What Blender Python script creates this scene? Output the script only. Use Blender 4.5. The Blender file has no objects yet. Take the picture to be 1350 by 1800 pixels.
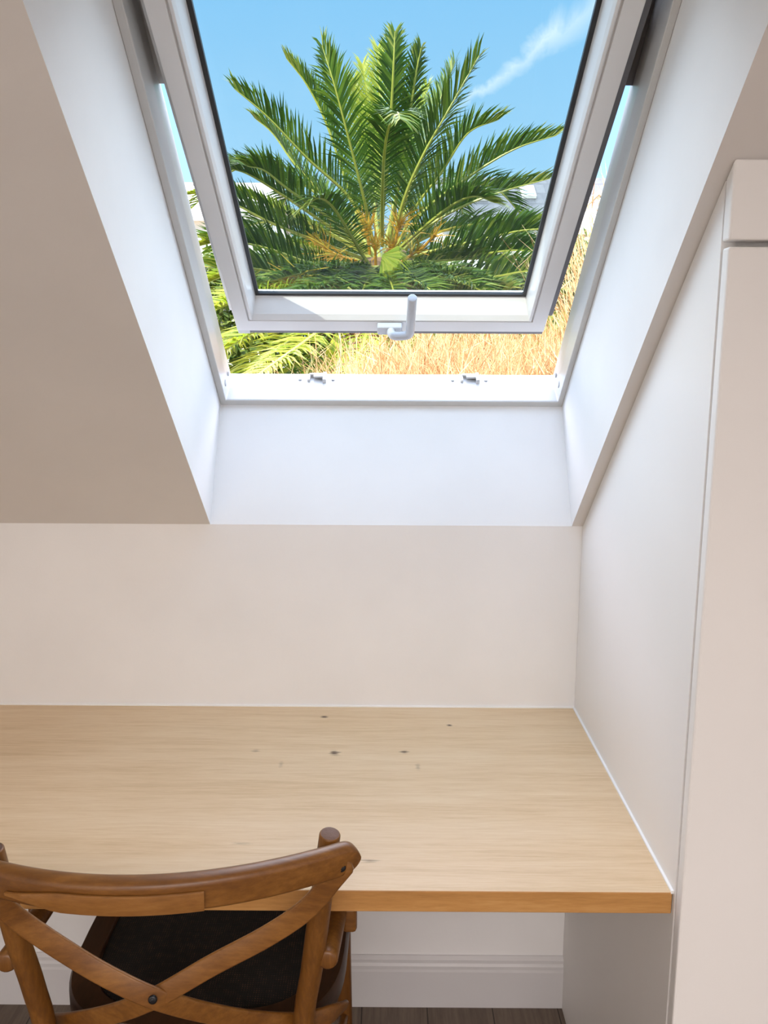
import bpy, math, random
import numpy as np
from mathutils import Vector, Matrix

# ------------------------------------------------------------------ camera
F_PX, PITCH, YAW, ROLL = 1500.0, 0.1753, -0.0029, 0.0050
CAM = np.array([0.0, 0.0, 1.515])
fw = np.array([math.sin(YAW)*math.cos(PITCH), math.cos(YAW)*math.cos(PITCH), -math.sin(PITCH)])
r0 = np.array([math.cos(YAW), -math.sin(YAW), 0.0])
u0 = np.cross(r0, fw)
rt = r0*math.cos(ROLL) + u0*math.sin(ROLL)
up = -r0*math.sin(ROLL) + u0*math.cos(ROLL)
sc = bpy.context.scene
COL = sc.collection
cd = bpy.data.cameras.new('camera')
cd.sensor_fit = 'VERTICAL'
cd.sensor_height = 36.0
cd.lens = 36.0*F_PX/1800.0
cd.clip_start = 0.02
cd.clip_end = 500
cam = bpy.data.objects.new('camera', cd)
COL.objects.link(cam)
cam.matrix_world = Matrix(((rt[0], up[0], -fw[0], CAM[0]), (rt[1], up[1], -fw[1], CAM[1]),
                           (rt[2], up[2], -fw[2], CAM[2]), (0, 0, 0, 1)))
sc.camera = cam

# ------------------------------------------------------------------ view, sky, sun, room light
vs = sc.view_settings
vs.view_transform = 'Standard'
vs.look = 'None'
vs.gamma = 1.0
vs.use_curve_mapping = False
vs.exposure = 0.08

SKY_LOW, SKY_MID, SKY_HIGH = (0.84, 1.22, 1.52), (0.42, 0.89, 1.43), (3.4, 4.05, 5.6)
SKY_FILL = (12.0, 12.0, 14.0)       # bright sky band added above the view's upper edge, to light the reveals
SUN_DIR = Vector((-0.436, -0.648, 0.628)).normalized()      # towards the sun
SUN_W = 9.5
ROOM_W = 6.0
REAR_FILL_W = 66.0


def nt_new(m):
    m.use_nodes = True
    nt = m.node_tree
    nt.nodes.clear()
    return nt


def N(nt, t, **kw):
    n = nt.nodes.new(t)
    for k, v in kw.items():
        if k.startswith('i_'):
            n.inputs[k[2:].replace('_', ' ')].default_value = v
        else:
            setattr(n, k, v)
    return n


def ramp(nt, stops, fac=None, interp='LINEAR'):
    n = nt.nodes.new('ShaderNodeValToRGB')
    cr = n.color_ramp
    cr.interpolation = interp
    while len(cr.elements) < len(stops):
        cr.elements.new(0.5)
    for e, (p, c) in zip(cr.elements, stops):
        e.position = p
        e.color = c if len(c) == 4 else (*c, 1)
    if fac is not None:
        nt.links.new(fac, n.inputs[0])
    return n


def mth(nt, op, a, b=None, c=None, clamp=False):
    n = nt.nodes.new('ShaderNodeMath')
    n.operation = op
    n.use_clamp = clamp
    for i, v in enumerate((a, b, c)):
        if v is None:
            continue
        if isinstance(v, (int, float)):
            n.inputs[i].default_value = v
        else:
            nt.links.new(v, n.inputs[i])
    return n.outputs[0]


def vdot(nt, v, vec):
    n = nt.nodes.new('ShaderNodeVectorMath')
    n.operation = 'DOT_PRODUCT'
    nt.links.new(v, n.inputs[0])
    n.inputs[1].default_value = vec
    return n.outputs['Value']


def mixc(nt, fac, a, b, blend='MIX'):
    n = nt.nodes.new('ShaderNodeMix')
    n.data_type = 'RGBA'
    n.blend_type = blend
    for i, v in ((0, fac), (6, a), (7, b)):
        if isinstance(v, (int, float)):
            n.inputs[i].default_value = v
        elif isinstance(v, tuple):
            n.inputs[i].default_value = v if len(v) == 4 else (*v, 1)
        else:
            nt.links.new(v, n.inputs[i])
    return n.outputs[2]


def build_world():
    w = bpy.data.worlds.new('sky')
    sc.world = w
    nt = nt_new(w)
    tc = N(nt, 'ShaderNodeTexCoord')
    d = tc.outputs['Generated']
    sep = N(nt, 'ShaderNodeSeparateXYZ')
    nt.links.new(d, sep.inputs[0])
    z = sep.outputs[2]
    zz = mth(nt, 'MAXIMUM', z, 0.0)
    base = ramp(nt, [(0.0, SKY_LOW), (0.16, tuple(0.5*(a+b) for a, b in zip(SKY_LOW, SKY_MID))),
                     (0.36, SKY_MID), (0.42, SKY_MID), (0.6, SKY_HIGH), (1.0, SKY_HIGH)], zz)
    # colour ramps clamp nothing here: values above one are kept
    # thin cloud streak
    A = Vector((0.0876, 0.9579, 0.2733)).normalized()
    B = Vector((0.2124, 0.912, 0.352)).normalized()
    n = A.cross(B).normalized()
    t = n.cross(A).normalized()
    nz = N(nt, 'ShaderNodeTexNoise', i_Scale=16.0, i_Detail=7.0, i_Roughness=0.62, i_Distortion=0.6)
    nt.links.new(d, nz.inputs['Vector'])
    dist = vdot(nt, d, n)
    along = vdot(nt, d, t)
    wob = mth(nt, 'MULTIPLY_ADD', nz.outputs[0], 0.05, -0.025)
    dd = mth(nt, 'ABSOLUTE', mth(nt, 'ADD', dist, wob))
    wid = mth(nt, 'MULTIPLY_ADD', mth(nt, 'MAXIMUM', along, 0.0), 0.11, 0.007)
    m1 = mth(nt, 'SUBTRACT', 1.0, mth(nt, 'DIVIDE', dd, wid), clamp=True)
    m2 = mth(nt, 'MULTIPLY', m1, mth(nt, 'MULTIPLY_ADD', along, 25.0, 0.7, clamp=True))
    m2 = mth(nt, 'MULTIPLY', m2, mth(nt, 'MULTIPLY_ADD', along, -9.0, 2.0, clamp=True))
    nz2 = N(nt, 'ShaderNodeTexNoise', i_Scale=5.0, i_Detail=6.0, i_Roughness=0.6)
    nt.links.new(d, nz2.inputs['Vector'])
    m3 = mth(nt, 'MULTIPLY', mth(nt, 'MULTIPLY_ADD', nz2.outputs[0], 3.0, -1.5, clamp=True), 0.25)
    m3 = mth(nt, 'MULTIPLY', m3, mth(nt, 'MULTIPLY_ADD', zz, -4.0, 1.5, clamp=True))
    streak = mth(nt, 'MULTIPLY', m2, mth(nt, 'MULTIPLY_ADD', nz.outputs[0], 2.4, -0.35, clamp=True))
    fac = mth(nt, 'MAXIMUM', mth(nt, 'MULTIPLY', streak, 0.75), m3)
    c = mixc(nt, fac, base.outputs[0], (1.42, 1.54, 1.66))
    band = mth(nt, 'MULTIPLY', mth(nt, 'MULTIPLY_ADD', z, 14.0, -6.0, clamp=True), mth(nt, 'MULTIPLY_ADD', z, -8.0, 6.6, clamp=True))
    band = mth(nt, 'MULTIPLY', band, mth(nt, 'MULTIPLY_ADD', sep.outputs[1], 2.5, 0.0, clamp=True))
    c = mixc(nt, band, c, SKY_FILL)
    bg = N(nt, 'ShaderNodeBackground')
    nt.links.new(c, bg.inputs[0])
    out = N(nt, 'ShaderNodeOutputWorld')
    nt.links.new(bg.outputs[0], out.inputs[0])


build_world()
sl_ = bpy.data.lights.new('sun', 'SUN')
sl_.energy = SUN_W
sl_.color = (1.0, 0.93, 0.82)
sl_.angle = 0.009
sun = bpy.data.objects.new('sun', sl_)
COL.objects.link(sun)
sun.rotation_euler = SUN_DIR.to_track_quat('Z', 'Y').to_euler()
sun.location = SUN_DIR*30


def area(name, loc, look, sx, sy, w, col):
    l = bpy.data.lights.new(name, 'AREA')
    l.shape = 'RECTANGLE'
    l.size, l.size_y, l.energy, l.color = sx, sy, w, col
    o = bpy.data.objects.new(name, l)
    COL.objects.link(o)
    o.location = loc
    o.rotation_euler = (Vector(loc)-Vector(look)).to_track_quat('Z', 'Y').to_euler()
    return o


# fill light added at the left behind the camera, where no window is built
area('room_fill', (-1.6, -1.0, 1.5), (0.3, 1.6, 0.8), 1.2, 1.2, ROOM_W, (1.0, 0.95, 0.68))
# fill light added behind the camera, falling from above; no skylight is built there
rear = area('rear_fill', (0.05, -1.7, 2.40), (0.05, -1.6, 0.6), 1.8, 1.0, REAR_FILL_W, (1.0, 0.92, 0.90))
rear.data.spread = math.radians(150)        # spread narrowed to dim the fill on the upper door and ceiling

# ------------------------------------------------------------------ measures of the room
YW = 1.8109            # wall behind the desk
ZC = 1.1653            # where the sloped ceiling starts
SL = 0.7026            # slope of the roof
X1 = 0.4239            # wardrobe side
ZD, YF, TD = 0.7501, 1.1355, 0.0348
XL, XR = -0.3810, 0.4004
S = np.array([0, -math.cos(SL), math.sin(SL)])
NN = np.array([0, math.sin(SL), math.cos(SL)])
O = np.array([0, YW, ZC])


def loc(X, u, n):
    return np.array([X, 0, 0]) + O + u*S + n*NN


SA = math.radians(31.31)
SS = np.array([0, -math.cos(SA), math.sin(SA)])
SN = np.array([0, math.sin(SA), math.cos(SA)])
SB = loc(0, 0.1325, 0.4345)


def sloc(X, a, w):
    return np.array([X, 0, 0]) + SB + a*SS + w*SN


def at(x, y, Y):
    d = fw + rt*(x-675)/F_PX - up*(y-900)/F_PX
    return CAM + d*(Y/d[1])


# ------------------------------------------------------------------ mesh helpers
class MB:
    def __init__(s):
        s.v, s.f, s.m, s.t = [], [], [], []

    def add(s, vs, fs, mi=0, tint=0.0):
        b = len(s.v)
        s.v += [tuple(float(c) for c in v) for v in vs]
        s.f += [tuple(i+b for i in f) for f in fs]
        s.m += [mi]*len(fs)
        s.t += [tint]*len(fs)

    def box(s, x0, x1, y0, y1, z0, z1, fn=None, mi=0):
        vs = [(x, y, z) for z in (z0, z1) for y in (y0, y1) for x in (x0, x1)]
        if fn:
            vs = [fn(*v) for v in vs]
        s.add(vs, [(0, 2, 3, 1), (4, 5, 7, 6), (0, 1, 5, 4), (2, 6, 7, 3), (0, 4, 6, 2), (1, 3, 7, 5)], mi)

    def ring(s, prof, fn, closed=True, mi=0):
        """prof: list of (x0,x1,a0,a1,w): a rectangular frame swept through these"""
        k = len(prof)
        vs = []
        for (x0, x1, a0, a1, w) in prof:
            vs += [fn(x0, a0, w), fn(x1, a0, w), fn(x1, a1, w), fn(x0, a1, w)]
        fs = []
        for i in range(k if closed else k-1):
            j = (i+1) % k
            for c in range(4):
                d = (c+1) % 4
                fs.append((i*4+c, i*4+d, j*4+d, j*4+c))
        s.add(vs, fs, mi)

    def tube(s, pts, rad, seg=14, mi=0, round_end=0.35, cap_mi=None):
        """round bar with eased ends"""
        P = [Vector(p) for p in pts]
        R = list(rad) if hasattr(rad, '__len__') else [rad]*len(P)
        if round_end:
            e = round_end
            d0 = (P[1]-P[0]).normalized()
            d1 = (P[-1]-P[-2]).normalized()
            P = [P[0], P[0]+d0*R[0]*e*.35, P[0]+d0*R[0]*e] + P[1:-1] + [P[-1]-d1*R[-1]*e, P[-1]-d1*R[-1]*e*.35, P[-1]]
            R = [R[0]*(1-e), R[0]*(1-e*.35), R[0]] + R[1:-1] + [R[-1], R[-1]*(1-e*.35), R[-1]*(1-e)]
        vs = []
        ref = None
        for i, p in enumerate(P):
            t = (P[min(i+1, len(P)-1)] - P[max(i-1, 0)]).normalized()
            if ref is None:
                ref = t.orthogonal().normalized()
            a = (ref - t*ref.dot(t)).normalized()
            ref = a
            b = t.cross(a)
            for k in range(seg):
                q = 2*math.pi*k/seg
                vs.append(p + (a*math.cos(q)+b*math.sin(q))*R[i])
        fs = []
        for i in range(len(P)-1):
            for k in range(seg):
                k2 = (k+1) % seg
                fs.append((i*seg+k, i*seg+k2, (i+1)*seg+k2, (i+1)*seg+k))
        fs.append(tuple(reversed(range(seg))))
        n = (len(P)-1)*seg
        fs.append(tuple(range(n, n+seg)))
        s.add(vs, fs, mi)
        if cap_mi is not None:
            s.m[-2] = cap_mi

    def sweep(s, pts, sect, upv, mi=0, scale=None):
        """closed section [(side, up)] swept along pts; upv(i, tangent) gives the up direction"""
        P = [Vector(p) for p in pts]
        k = len(sect)
        vs = []
        for i, p in enumerate(P):
            t = (P[min(i+1, len(P)-1)] - P[max(i-1, 0)]).normalized()
            U = Vector(upv(i, t))
            U = (U - t*U.dot(t)).normalized()
            B = t.cross(U)
            sx, sy = scale[i] if scale else (1, 1)
            for (a, b) in sect:
                vs.append(p + B*a*sx + U*b*sy)
        fs = []
        for i in range(len(P)-1):
            for c in range(k):
                d = (c+1) % k
                fs.append((i*k+c, i*k+d, (i+1)*k+d, (i+1)*k+c))
        fs.append(tuple(reversed(range(k))))
        n = (len(P)-1)*k
        fs.append(tuple(range(n, n+k)))
        s.add(vs, fs, mi)

    def build(s, name, mats, parent=None, smooth=False, bevel=0.0, fixn=True, tint=False):
        me = bpy.data.meshes.new(name)
        me.from_pydata(s.v, [], s.f)
        if not isinstance(mats, (list, tuple)):
            mats = [mats]
        for m in mats:
            me.materials.append(m)
        me.polygons.foreach_set('material_index', s.m)
        if tint:
            at_ = me.attributes.new('tint', 'FLOAT', 'FACE')
            at_.data.foreach_set('value', s.t)
        if fixn:
            import bmesh
            bm = bmesh.new()
            bm.from_mesh(me)
            bmesh.ops.recalc_face_normals(bm, faces=bm.faces)
            bm.to_mesh(me)
            bm.free()
        if smooth:
            me.polygons.foreach_set('use_smooth', [True]*len(me.polygons))
            if smooth != 'all':
                me.set_sharp_from_angle(angle=math.radians(38))
        me.update()
        o = bpy.data.objects.new(name, me)
        COL.objects.link(o)
        if bevel:
            b = o.modifiers.new('edge', 'BEVEL')
            b.width = bevel
            b.segments = 2
            b.limit_method = 'ANGLE'
            b.angle_limit = math.radians(35)
        if parent is not None:
            o.parent = parent
            o.matrix_parent_inverse = Matrix.Translation(-world_loc(parent))
        return o


def world_loc(o):
    # parts carry world coordinates: only the root Empty is away from the origin
    while o.parent is not None:
        o = o.parent
    return Vector(o.location) if o.type == 'EMPTY' else Vector((0, 0, 0))


_orig_build = MB.build


def build(s, name, mats, parent=None, **k):
    o = _orig_build(s, name, mats, None, **k)
    if parent is not None:
        o.parent = parent
        if parent.type == 'EMPTY':
            o.matrix_parent_inverse = Matrix.Translation(-Vector(parent.location))
    return o


MB.build = build


def thing(name, label, cat, at_=(0, 0, 0), group=None, kind=None):
    o = bpy.data.objects.new(name, None)
    o.empty_display_size = 0.05
    COL.objects.link(o)
    o.location = [float(v) for v in at_]
    return tag(o, label, cat, group, kind)


def tag(o, label=None, cat=None, group=None, kind=None):
    for k, v in (('label', label), ('category', cat), ('group', group), ('kind', kind)):
        if v:
            o[k] = v
    return o


def struct(name, mb, m, label=None, **k):
    o = mb.build(name, m, **k)
    o['kind'] = 'structure'
    if label:
        o['label'] = label
    return o


def catmull(P, n):
    P = [Vector(p) for p in P]
    if len(P) == 2:
        return [P[0].lerp(P[1], i/n) for i in range(n+1)]
    Q = [P[0]*2-P[1]] + P + [P[-1]*2-P[-2]]
    segs = len(P)-1
    out = []
    for i in range(n+1):
        t = i/n*segs
        k = min(int(t), segs-1)
        f = t-k
        a, b, c, d = Q[k:k+4]
        out.append(0.5*((2*b) + (c-a)*f + (2*a-5*b+4*c-d)*f*f + (3*b-a-3*c+d)*f*f*f))
    return out


# ------------------------------------------------------------------ materials
def principled(name, color, rough=0.5, **kw):
    m = bpy.data.materials.new(name)
    nt = nt_new(m)
    p = N(nt, 'ShaderNodeBsdfPrincipled')
    p.inputs['Base Color'].default_value = (*color, 1)
    p.inputs['Roughness'].default_value = rough
    for k, v in kw.items():
        p.inputs[k.replace('_', ' ')].default_value = v
    o = N(nt, 'ShaderNodeOutputMaterial')
    nt.links.new(p.outputs[0], o.inputs[0])
    return m, nt, p


def paint(name, color, rough=0.75, bump=0.04, scale=180.0, var=0.03):
    m, nt, p = principled(name, color, rough)
    tc = N(nt, 'ShaderNodeTexCoord')
    n1 = N(nt, 'ShaderNodeTexNoise', i_Scale=scale, i_Detail=3.0)
    nt.links.new(tc.outputs['Object'], n1.inputs['Vector'])
    n2 = N(nt, 'ShaderNodeTexNoise', i_Scale=4.0, i_Detail=4.0)
    nt.links.new(tc.outputs['Object'], n2.inputs['Vector'])
    b = N(nt, 'ShaderNodeBump', i_Strength=bump, i_Distance=0.002)
    nt.links.new(n1.outputs[0], b.inputs['Height'])
    nt.links.new(b.outputs[0], p.inputs['Normal'])
    lo = tuple(c*(1-var) for c in color)
    hi = tuple(min(1, c*(1+var)) for c in color)
    r = ramp(nt, [(0.3, lo), (0.7, hi)], n2.outputs[0])
    nt.links.new(r.outputs[0], p.inputs['Base Color'])
    return m


def wood(name, dark, mid, light, scale=1.0, rough=0.45, axis='X', knots=(), bump=0.05, stretch=14.0, fine=1.0):
    m, nt, p = principled(name, mid, rough)
    tc = N(nt, 'ShaderNodeTexCoord')
    mp = N(nt, 'ShaderNodeMapping')
    nt.links.new(tc.outputs['Object'], mp.inputs['Vector'])
    s = {'X': (1, stretch, stretch), 'Y': (stretch, 1, stretch), 'Z': (stretch, stretch, 1)}[axis]
    mp.inputs['Scale'].default_value = [v*scale for v in s]
    n1 = N(nt, 'ShaderNodeTexNoise', i_Scale=2.2, i_Detail=8.0, i_Roughness=0.62, i_Distortion=0.5)
    nt.links.new(mp.outputs[0], n1.inputs['Vector'])
    n2 = N(nt, 'ShaderNodeTexNoise', i_Scale=16.0*fine, i_Detail=5.0, i_Roughness=0.7)
    nt.links.new(mp.outputs[0], n2.inputs['Vector'])
    n3 = N(nt, 'ShaderNodeTexNoise', i_Scale=1.6, i_Detail=3.0)
    nt.links.new(tc.outputs['Object'], n3.inputs['Vector'])
    f = mth(nt, 'ADD', mth(nt, 'MULTIPLY', n1.outputs[0], 0.54), mth(nt, 'MULTIPLY', n2.outputs[0], 0.46))
    f = mth(nt, 'ADD', mth(nt, 'MULTIPLY', f, 0.8), mth(nt, 'MULTIPLY', n3.outputs[0], 0.2))
    r = ramp(nt, [(0.34, dark), (0.5, mid), (0.66, light)], f)
    c = r.outputs[0]
    sp = N(nt, 'ShaderNodeSeparateXYZ')
    nt.links.new(tc.outputs['Object'], sp.inputs[0])
    for (kx, ky, rx, ry, st) in knots:
        dx = mth(nt, 'DIVIDE', mth(nt, 'SUBTRACT', sp.outputs[0], kx), rx)
        dy = mth(nt, 'DIVIDE', mth(nt, 'SUBTRACT', sp.outputs[1], ky), ry)
        dd = mth(nt, 'SQRT', mth(nt, 'ADD', mth(nt, 'MULTIPLY', dx, dx), mth(nt, 'MULTIPLY', dy, dy)))
        dd = mth(nt, 'ADD', dd, mth(nt, 'MULTIPLY_ADD', n2.outputs[0], 3.4, -1.7))
        k = mth(nt, 'MULTIPLY', mth(nt, 'SUBTRACT', 1.0, dd, clamp=True), st*.62, clamp=True)
        c = mixc(nt, k, c, (0.10, 0.055, 0.028))
    nt.links.new(c, p.inputs['Base Color'])
    b = N(nt, 'ShaderNodeBump', i_Strength=bump, i_Distance=0.003)
    nt.links.new(f, b.inputs['Height'])
    nt.links.new(b.outputs[0], p.inputs['Normal'])
    return m


M = {}
M['wall'] = paint('white_wall_paint', (0.87, 0.86, 0.855), 0.8, 0.06)
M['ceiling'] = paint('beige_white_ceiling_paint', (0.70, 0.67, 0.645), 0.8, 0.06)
M['reveal'] = paint('white_reveal_paint', (0.82, 0.81, 0.80), 0.7, 0.03)
M['ward'] = paint('wardrobe_lacquer', (0.84, 0.82, 0.80), 0.45, 0.02, var=0.01)
M['skirt'] = paint('skirting_paint', (0.68, 0.665, 0.67), 0.4, 0.01, var=0.01)
M['caulk'] = principled('white_sealant', (0.95, 0.95, 0.94), 0.35)[0]
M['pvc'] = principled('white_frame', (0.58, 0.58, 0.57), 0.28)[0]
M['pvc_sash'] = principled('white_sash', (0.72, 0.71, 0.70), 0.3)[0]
M['handle'] = principled('handle_coating', (0.50, 0.515, 0.55), 0.25)[0]
M['seal'] = principled('black_rubber', (0.012, 0.013, 0.015), 0.4)[0]
M['clad'] = principled('grey_aluminium', (0.13, 0.125, 0.13), 0.4, Metallic=0.3)[0]
M['screw'] = principled('screw_metal', (0.45, 0.46, 0.48), 0.3, Metallic=0.9)[0]
M['blackmetal'] = principled('black_bolt_metal', (0.02, 0.02, 0.022), 0.35, Metallic=0.7)[0]
KN = [(-0.100, 1.582, 0.013, 0.013, 3.0), (0.038, 1.586, 0.010, 0.008, 1.6), (-0.133, 1.754, 0.010, 0.006, 2.2),
      (0.137, 1.714, 0.007, 0.005, 2.4), (0.063, 1.524, 0.006, 0.016, 0.7), (-0.023, 1.211, 0.018, 0.006, 1.0),
      (-0.257, 1.587, 0.010, 0.008, 0.9), (-0.234, 1.256, 0.026, 0.005, 0.8), (-0.20, 1.53, 0.006, 0.016, 0.6)]
M['oak'] = wood('oak_worktop', (0.60, 0.41, 0.215), (0.735, 0.54, 0.325), (0.81, 0.635, 0.42), 0.9, 0.42, 'X', KN, 0.04, 16.0)
M['oakedge'] = wood('oak_edge', (0.36, 0.17, 0.045), (0.50, 0.25, 0.075), (0.62, 0.35, 0.13), 1.3, 0.4, 'X', (), 0.04, 9.0)
M['chairwood'] = wood('chair_brown_wood', (0.085, 0.029, 0.004), (0.17, 0.064, 0.010), (0.28, 0.12, 0.023), 1.6, 0.38, 'X', (), 0.05, 5.0)
M['chairpost'] = wood('chair_post_wood', (0.085, 0.029, 0.004), (0.165, 0.062, 0.009), (0.265, 0.112, 0.021), 1.6, 0.38, 'Z', (), 0.05, 8.0)
M['chairdark'] = wood('chair_seat_wood', (0.025, 0.010, 0.004), (0.045, 0.018, 0.007), (0.075, 0.031, 0.012), 1.6, 0.4, 'Y', (), 0.05, 6.0)
M['endgrain'] = paint('end_grain', (0.16, 0.085, 0.055), 0.7, 0.5, 220.0, 0.45)
M['chairstrip'] = wood('chair_strip_wood', (0.14, 0.052, 0.010), (0.25, 0.105, 0.022), (0.34, 0.155, 0.040), 1.6, 0.4, 'X', (), 0.05, 6.0)


def weave_mat():
    m, nt, p = principled('dark_woven_seat', (0.014, 0.010, 0.008), 0.85)
    tc = N(nt, 'ShaderNodeTexCoord')
    w1 = N(nt, 'ShaderNodeTexWave', i_Scale=75.0, i_Distortion=1.0)
    w1.bands_direction = 'X'
    w2 = N(nt, 'ShaderNodeTexWave', i_Scale=75.0, i_Distortion=1.0)
    w2.bands_direction = 'Y'
    nz = N(nt, 'ShaderNodeTexNoise', i_Scale=90.0, i_Detail=4.0)
    for n in (w1, w2, nz):
        nt.links.new(tc.outputs['Object'], n.inputs['Vector'])
    f = mth(nt, 'MULTIPLY', mth(nt, 'MULTIPLY_ADD', mth(nt, 'MULTIPLY', w1.outputs['Fac'], w2.outputs['Fac']), .7, .3), nz.outputs[0])
    r = ramp(nt, [(0.15, (0.006, 0.005, 0.004)), (0.42, (0.014, 0.009, 0.007)), (0.55, (0.10, 0.045, 0.02))], f)
    nt.links.new(r.outputs[0], p.inputs['Base Color'])
    b = N(nt, 'ShaderNodeBump', i_Strength=0.5, i_Distance=0.003)
    nt.links.new(f, b.inputs['Height'])
    nt.links.new(b.outputs[0], p.inputs['Normal'])
    return m


M['weave'] = weave_mat()


def floor_mat():
    m, nt, p = principled('brown_floor_boards', (0.1, 0.07, 0.05), 0.5)
    tc = N(nt, 'ShaderNodeTexCoord')
    mp = N(nt, 'ShaderNodeMapping')
    mp.inputs['Rotation'].default_value = (0, 0, math.pi/2)
    mp.inputs['Location'].default_value = (0.3, 0.052, 0)
    nt.links.new(tc.outputs['Object'], mp.inputs['Vector'])
    br = N(nt, 'ShaderNodeTexBrick')
    br.offset = 0.37
    for k, v in (('Scale', 1.0), ('Mortar Size', 0.0016), ('Brick Width', 1.5), ('Row Height', 0.155), ('Bias', 0.0)):
        br.inputs[k].default_value = v
    br.inputs['Color1'].default_value = (0.13, 0.095, 0.07, 1)
    br.inputs['Color2'].default_value = (0.18, 0.135, 0.10, 1)
    br.inputs['Mortar'].default_value = (0.03, 0.022, 0.016, 1)
    nt.links.new(mp.outputs[0], br.inputs['Vector'])
    mp2 = N(nt, 'ShaderNodeMapping')
    mp2.inputs['Scale'].default_value = (40, 3, 3)
    nt.links.new(tc.outputs['Object'], mp2.inputs['Vector'])
    nz = N(nt, 'ShaderNodeTexNoise', i_Scale=2.0, i_Detail=7.0, i_Roughness=0.65)
    nt.links.new(mp2.outputs[0], nz.inputs['Vector'])
    r = ramp(nt, [(0.3, (0.62, 0.6, 0.58)), (0.7, (1.25, 1.25, 1.25))], nz.outputs[0])
    c = mixc(nt, 1.0, br.outputs[0], r.outputs[0], 'MULTIPLY')
    nt.links.new(c, p.inputs['Base Color'])
    return m


M['floor'] = floor_mat()


def glass_mat():
    m = bpy.data.materials.new('tinted_glazing')
    nt = nt_new(m)
    tr = N(nt, 'ShaderNodeBsdfTransparent')
    tr.inputs[0].default_value = (0.76, 0.81, 0.80, 1)     # each of the two faces of the pane
    gl = N(nt, 'ShaderNodeBsdfGlossy')
    gl.inputs['Roughness'].default_value = 0.0
    lw = N(nt, 'ShaderNodeLayerWeight', i_Blend=0.5)
    fr = mth(nt, 'MULTIPLY_ADD', mth(nt, 'POWER', lw.outputs['Facing'], 5.0), 0.9, 0.012)
    mx = N(nt, 'ShaderNodeMixShader')
    o = N(nt, 'ShaderNodeOutputMaterial')
    nt.links.new(fr, mx.inputs[0])
    nt.links.new(tr.outputs[0], mx.inputs[1])
    nt.links.new(gl.outputs[0], mx.inputs[2])
    nt.links.new(mx.outputs[0], o.inputs[0])
    return m


M['glass'] = glass_mat()


def leaf_mat(name, stops, rough=0.35, trans=0.35, scale=3.0):
    """leaf: colour picked per leaflet, partly translucent"""
    m = bpy.data.materials.new(name)
    nt = nt_new(m)
    a = N(nt, 'ShaderNodeAttribute')
    a.attribute_name = 'tint'
    tc = N(nt, 'ShaderNodeTexCoord')
    nz = N(nt, 'ShaderNodeTexNoise', i_Scale=scale, i_Detail=3.0)
    nt.links.new(tc.outputs['Object'], nz.inputs['Vector'])
    f = mth(nt, 'ADD', mth(nt, 'MULTIPLY', a.outputs['Fac'], 0.75), mth(nt, 'MULTIPLY_ADD', nz.outputs[0], 0.6, -0.17))
    r = ramp(nt, stops, f)
    p = N(nt, 'ShaderNodeBsdfPrincipled')
    p.inputs['Roughness'].default_value = rough
    p.inputs['Specular IOR Level'].default_value = 0.3
    nt.links.new(r.outputs[0], p.inputs['Base Color'])
    t = N(nt, 'ShaderNodeBsdfTranslucent')
    nt.links.new(r.outputs[0], t.inputs[0])
    mx = N(nt, 'ShaderNodeMixShader')
    mx.inputs[0].default_value = trans
    nt.links.new(p.outputs[0], mx.inputs[1])
    nt.links.new(t.outputs[0], mx.inputs[2])
    o = N(nt, 'ShaderNodeOutputMaterial')
    nt.links.new(mx.outputs[0], o.inputs[0])
    return m


M['palm'] = leaf_mat('palm_leaf', [(0.0, (0.014, 0.042, 0.004)), (0.35, (0.034, 0.092, 0.008)), (0.65, (0.125, 0.20, 0.016)), (1.0, (0.52, 0.46, 0.10))], 0.42)
M['palmyoung'] = leaf_mat('young_palm_leaf', [(0.0, (0.10, 0.19, 0.01)), (0.5, (0.24, 0.32, 0.015)), (1.0, (0.50, 0.48, 0.06))], 0.35, 0.45)
M['rachis'] = principled('palm_rachis', (0.34, 0.34, 0.05), 0.4)[0]
M['palmdry'] = leaf_mat('dry_palm_leaf', [(0.0, (0.14, 0.06, 0.018)), (0.5, (0.28, 0.15, 0.05)), (1.0, (0.50, 0.36, 0.18))], 0.6, 0.2)
M['fruit'] = leaf_mat('orange_fruit_stalk', [(0.0, (0.38, 0.17, 0.012)), (0.5, (0.55, 0.28, 0.02)), (1.0, (0.50, 0.42, 0.05))], 0.5, 0.1)
M['bark'] = paint('palm_bark', (0.17, 0.10, 0.055), 0.9, 0.8, 30.0, 0.4)
M['grass'] = leaf_mat('dry_grass_blade', [(0.0, (0.17, 0.075, 0.02)), (0.25, (0.40, 0.20, 0.075)), (0.55, (0.60, 0.38, 0.18)), (0.85, (0.72, 0.54, 0.30)), (1.0, (0.26, 0.26, 0.04))], 0.6, 0.3, 1.5)
M['greengrass'] = leaf_mat('green_grass_blade', [(0.0, (0.08, 0.15, 0.014)), (0.5, (0.20, 0.28, 0.03)), (1.0, (0.48, 0.45, 0.15))], 0.5, 0.35, 2.0)
M['hedge'] = leaf_mat('hedge_leaf', [(0.0, (0.03, 0.07, 0.01)), (0.5, (0.09, 0.14, 0.02)), (1.0, (0.26, 0.28, 0.06))], 0.5, 0.3, 1.0)
M['ground'] = paint('garden_earth', (0.22, 0.16, 0.08), 0.95, 0.6, 6.0, 0.35)
M['render'] = paint('white_house_render', (0.86, 0.83, 0.79), 0.85, 0.1, 10.0, 0.03)
M['stonewall'] = paint('beige_wall_render', (0.62, 0.52, 0.36), 0.85, 0.1, 10.0, 0.05)


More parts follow.
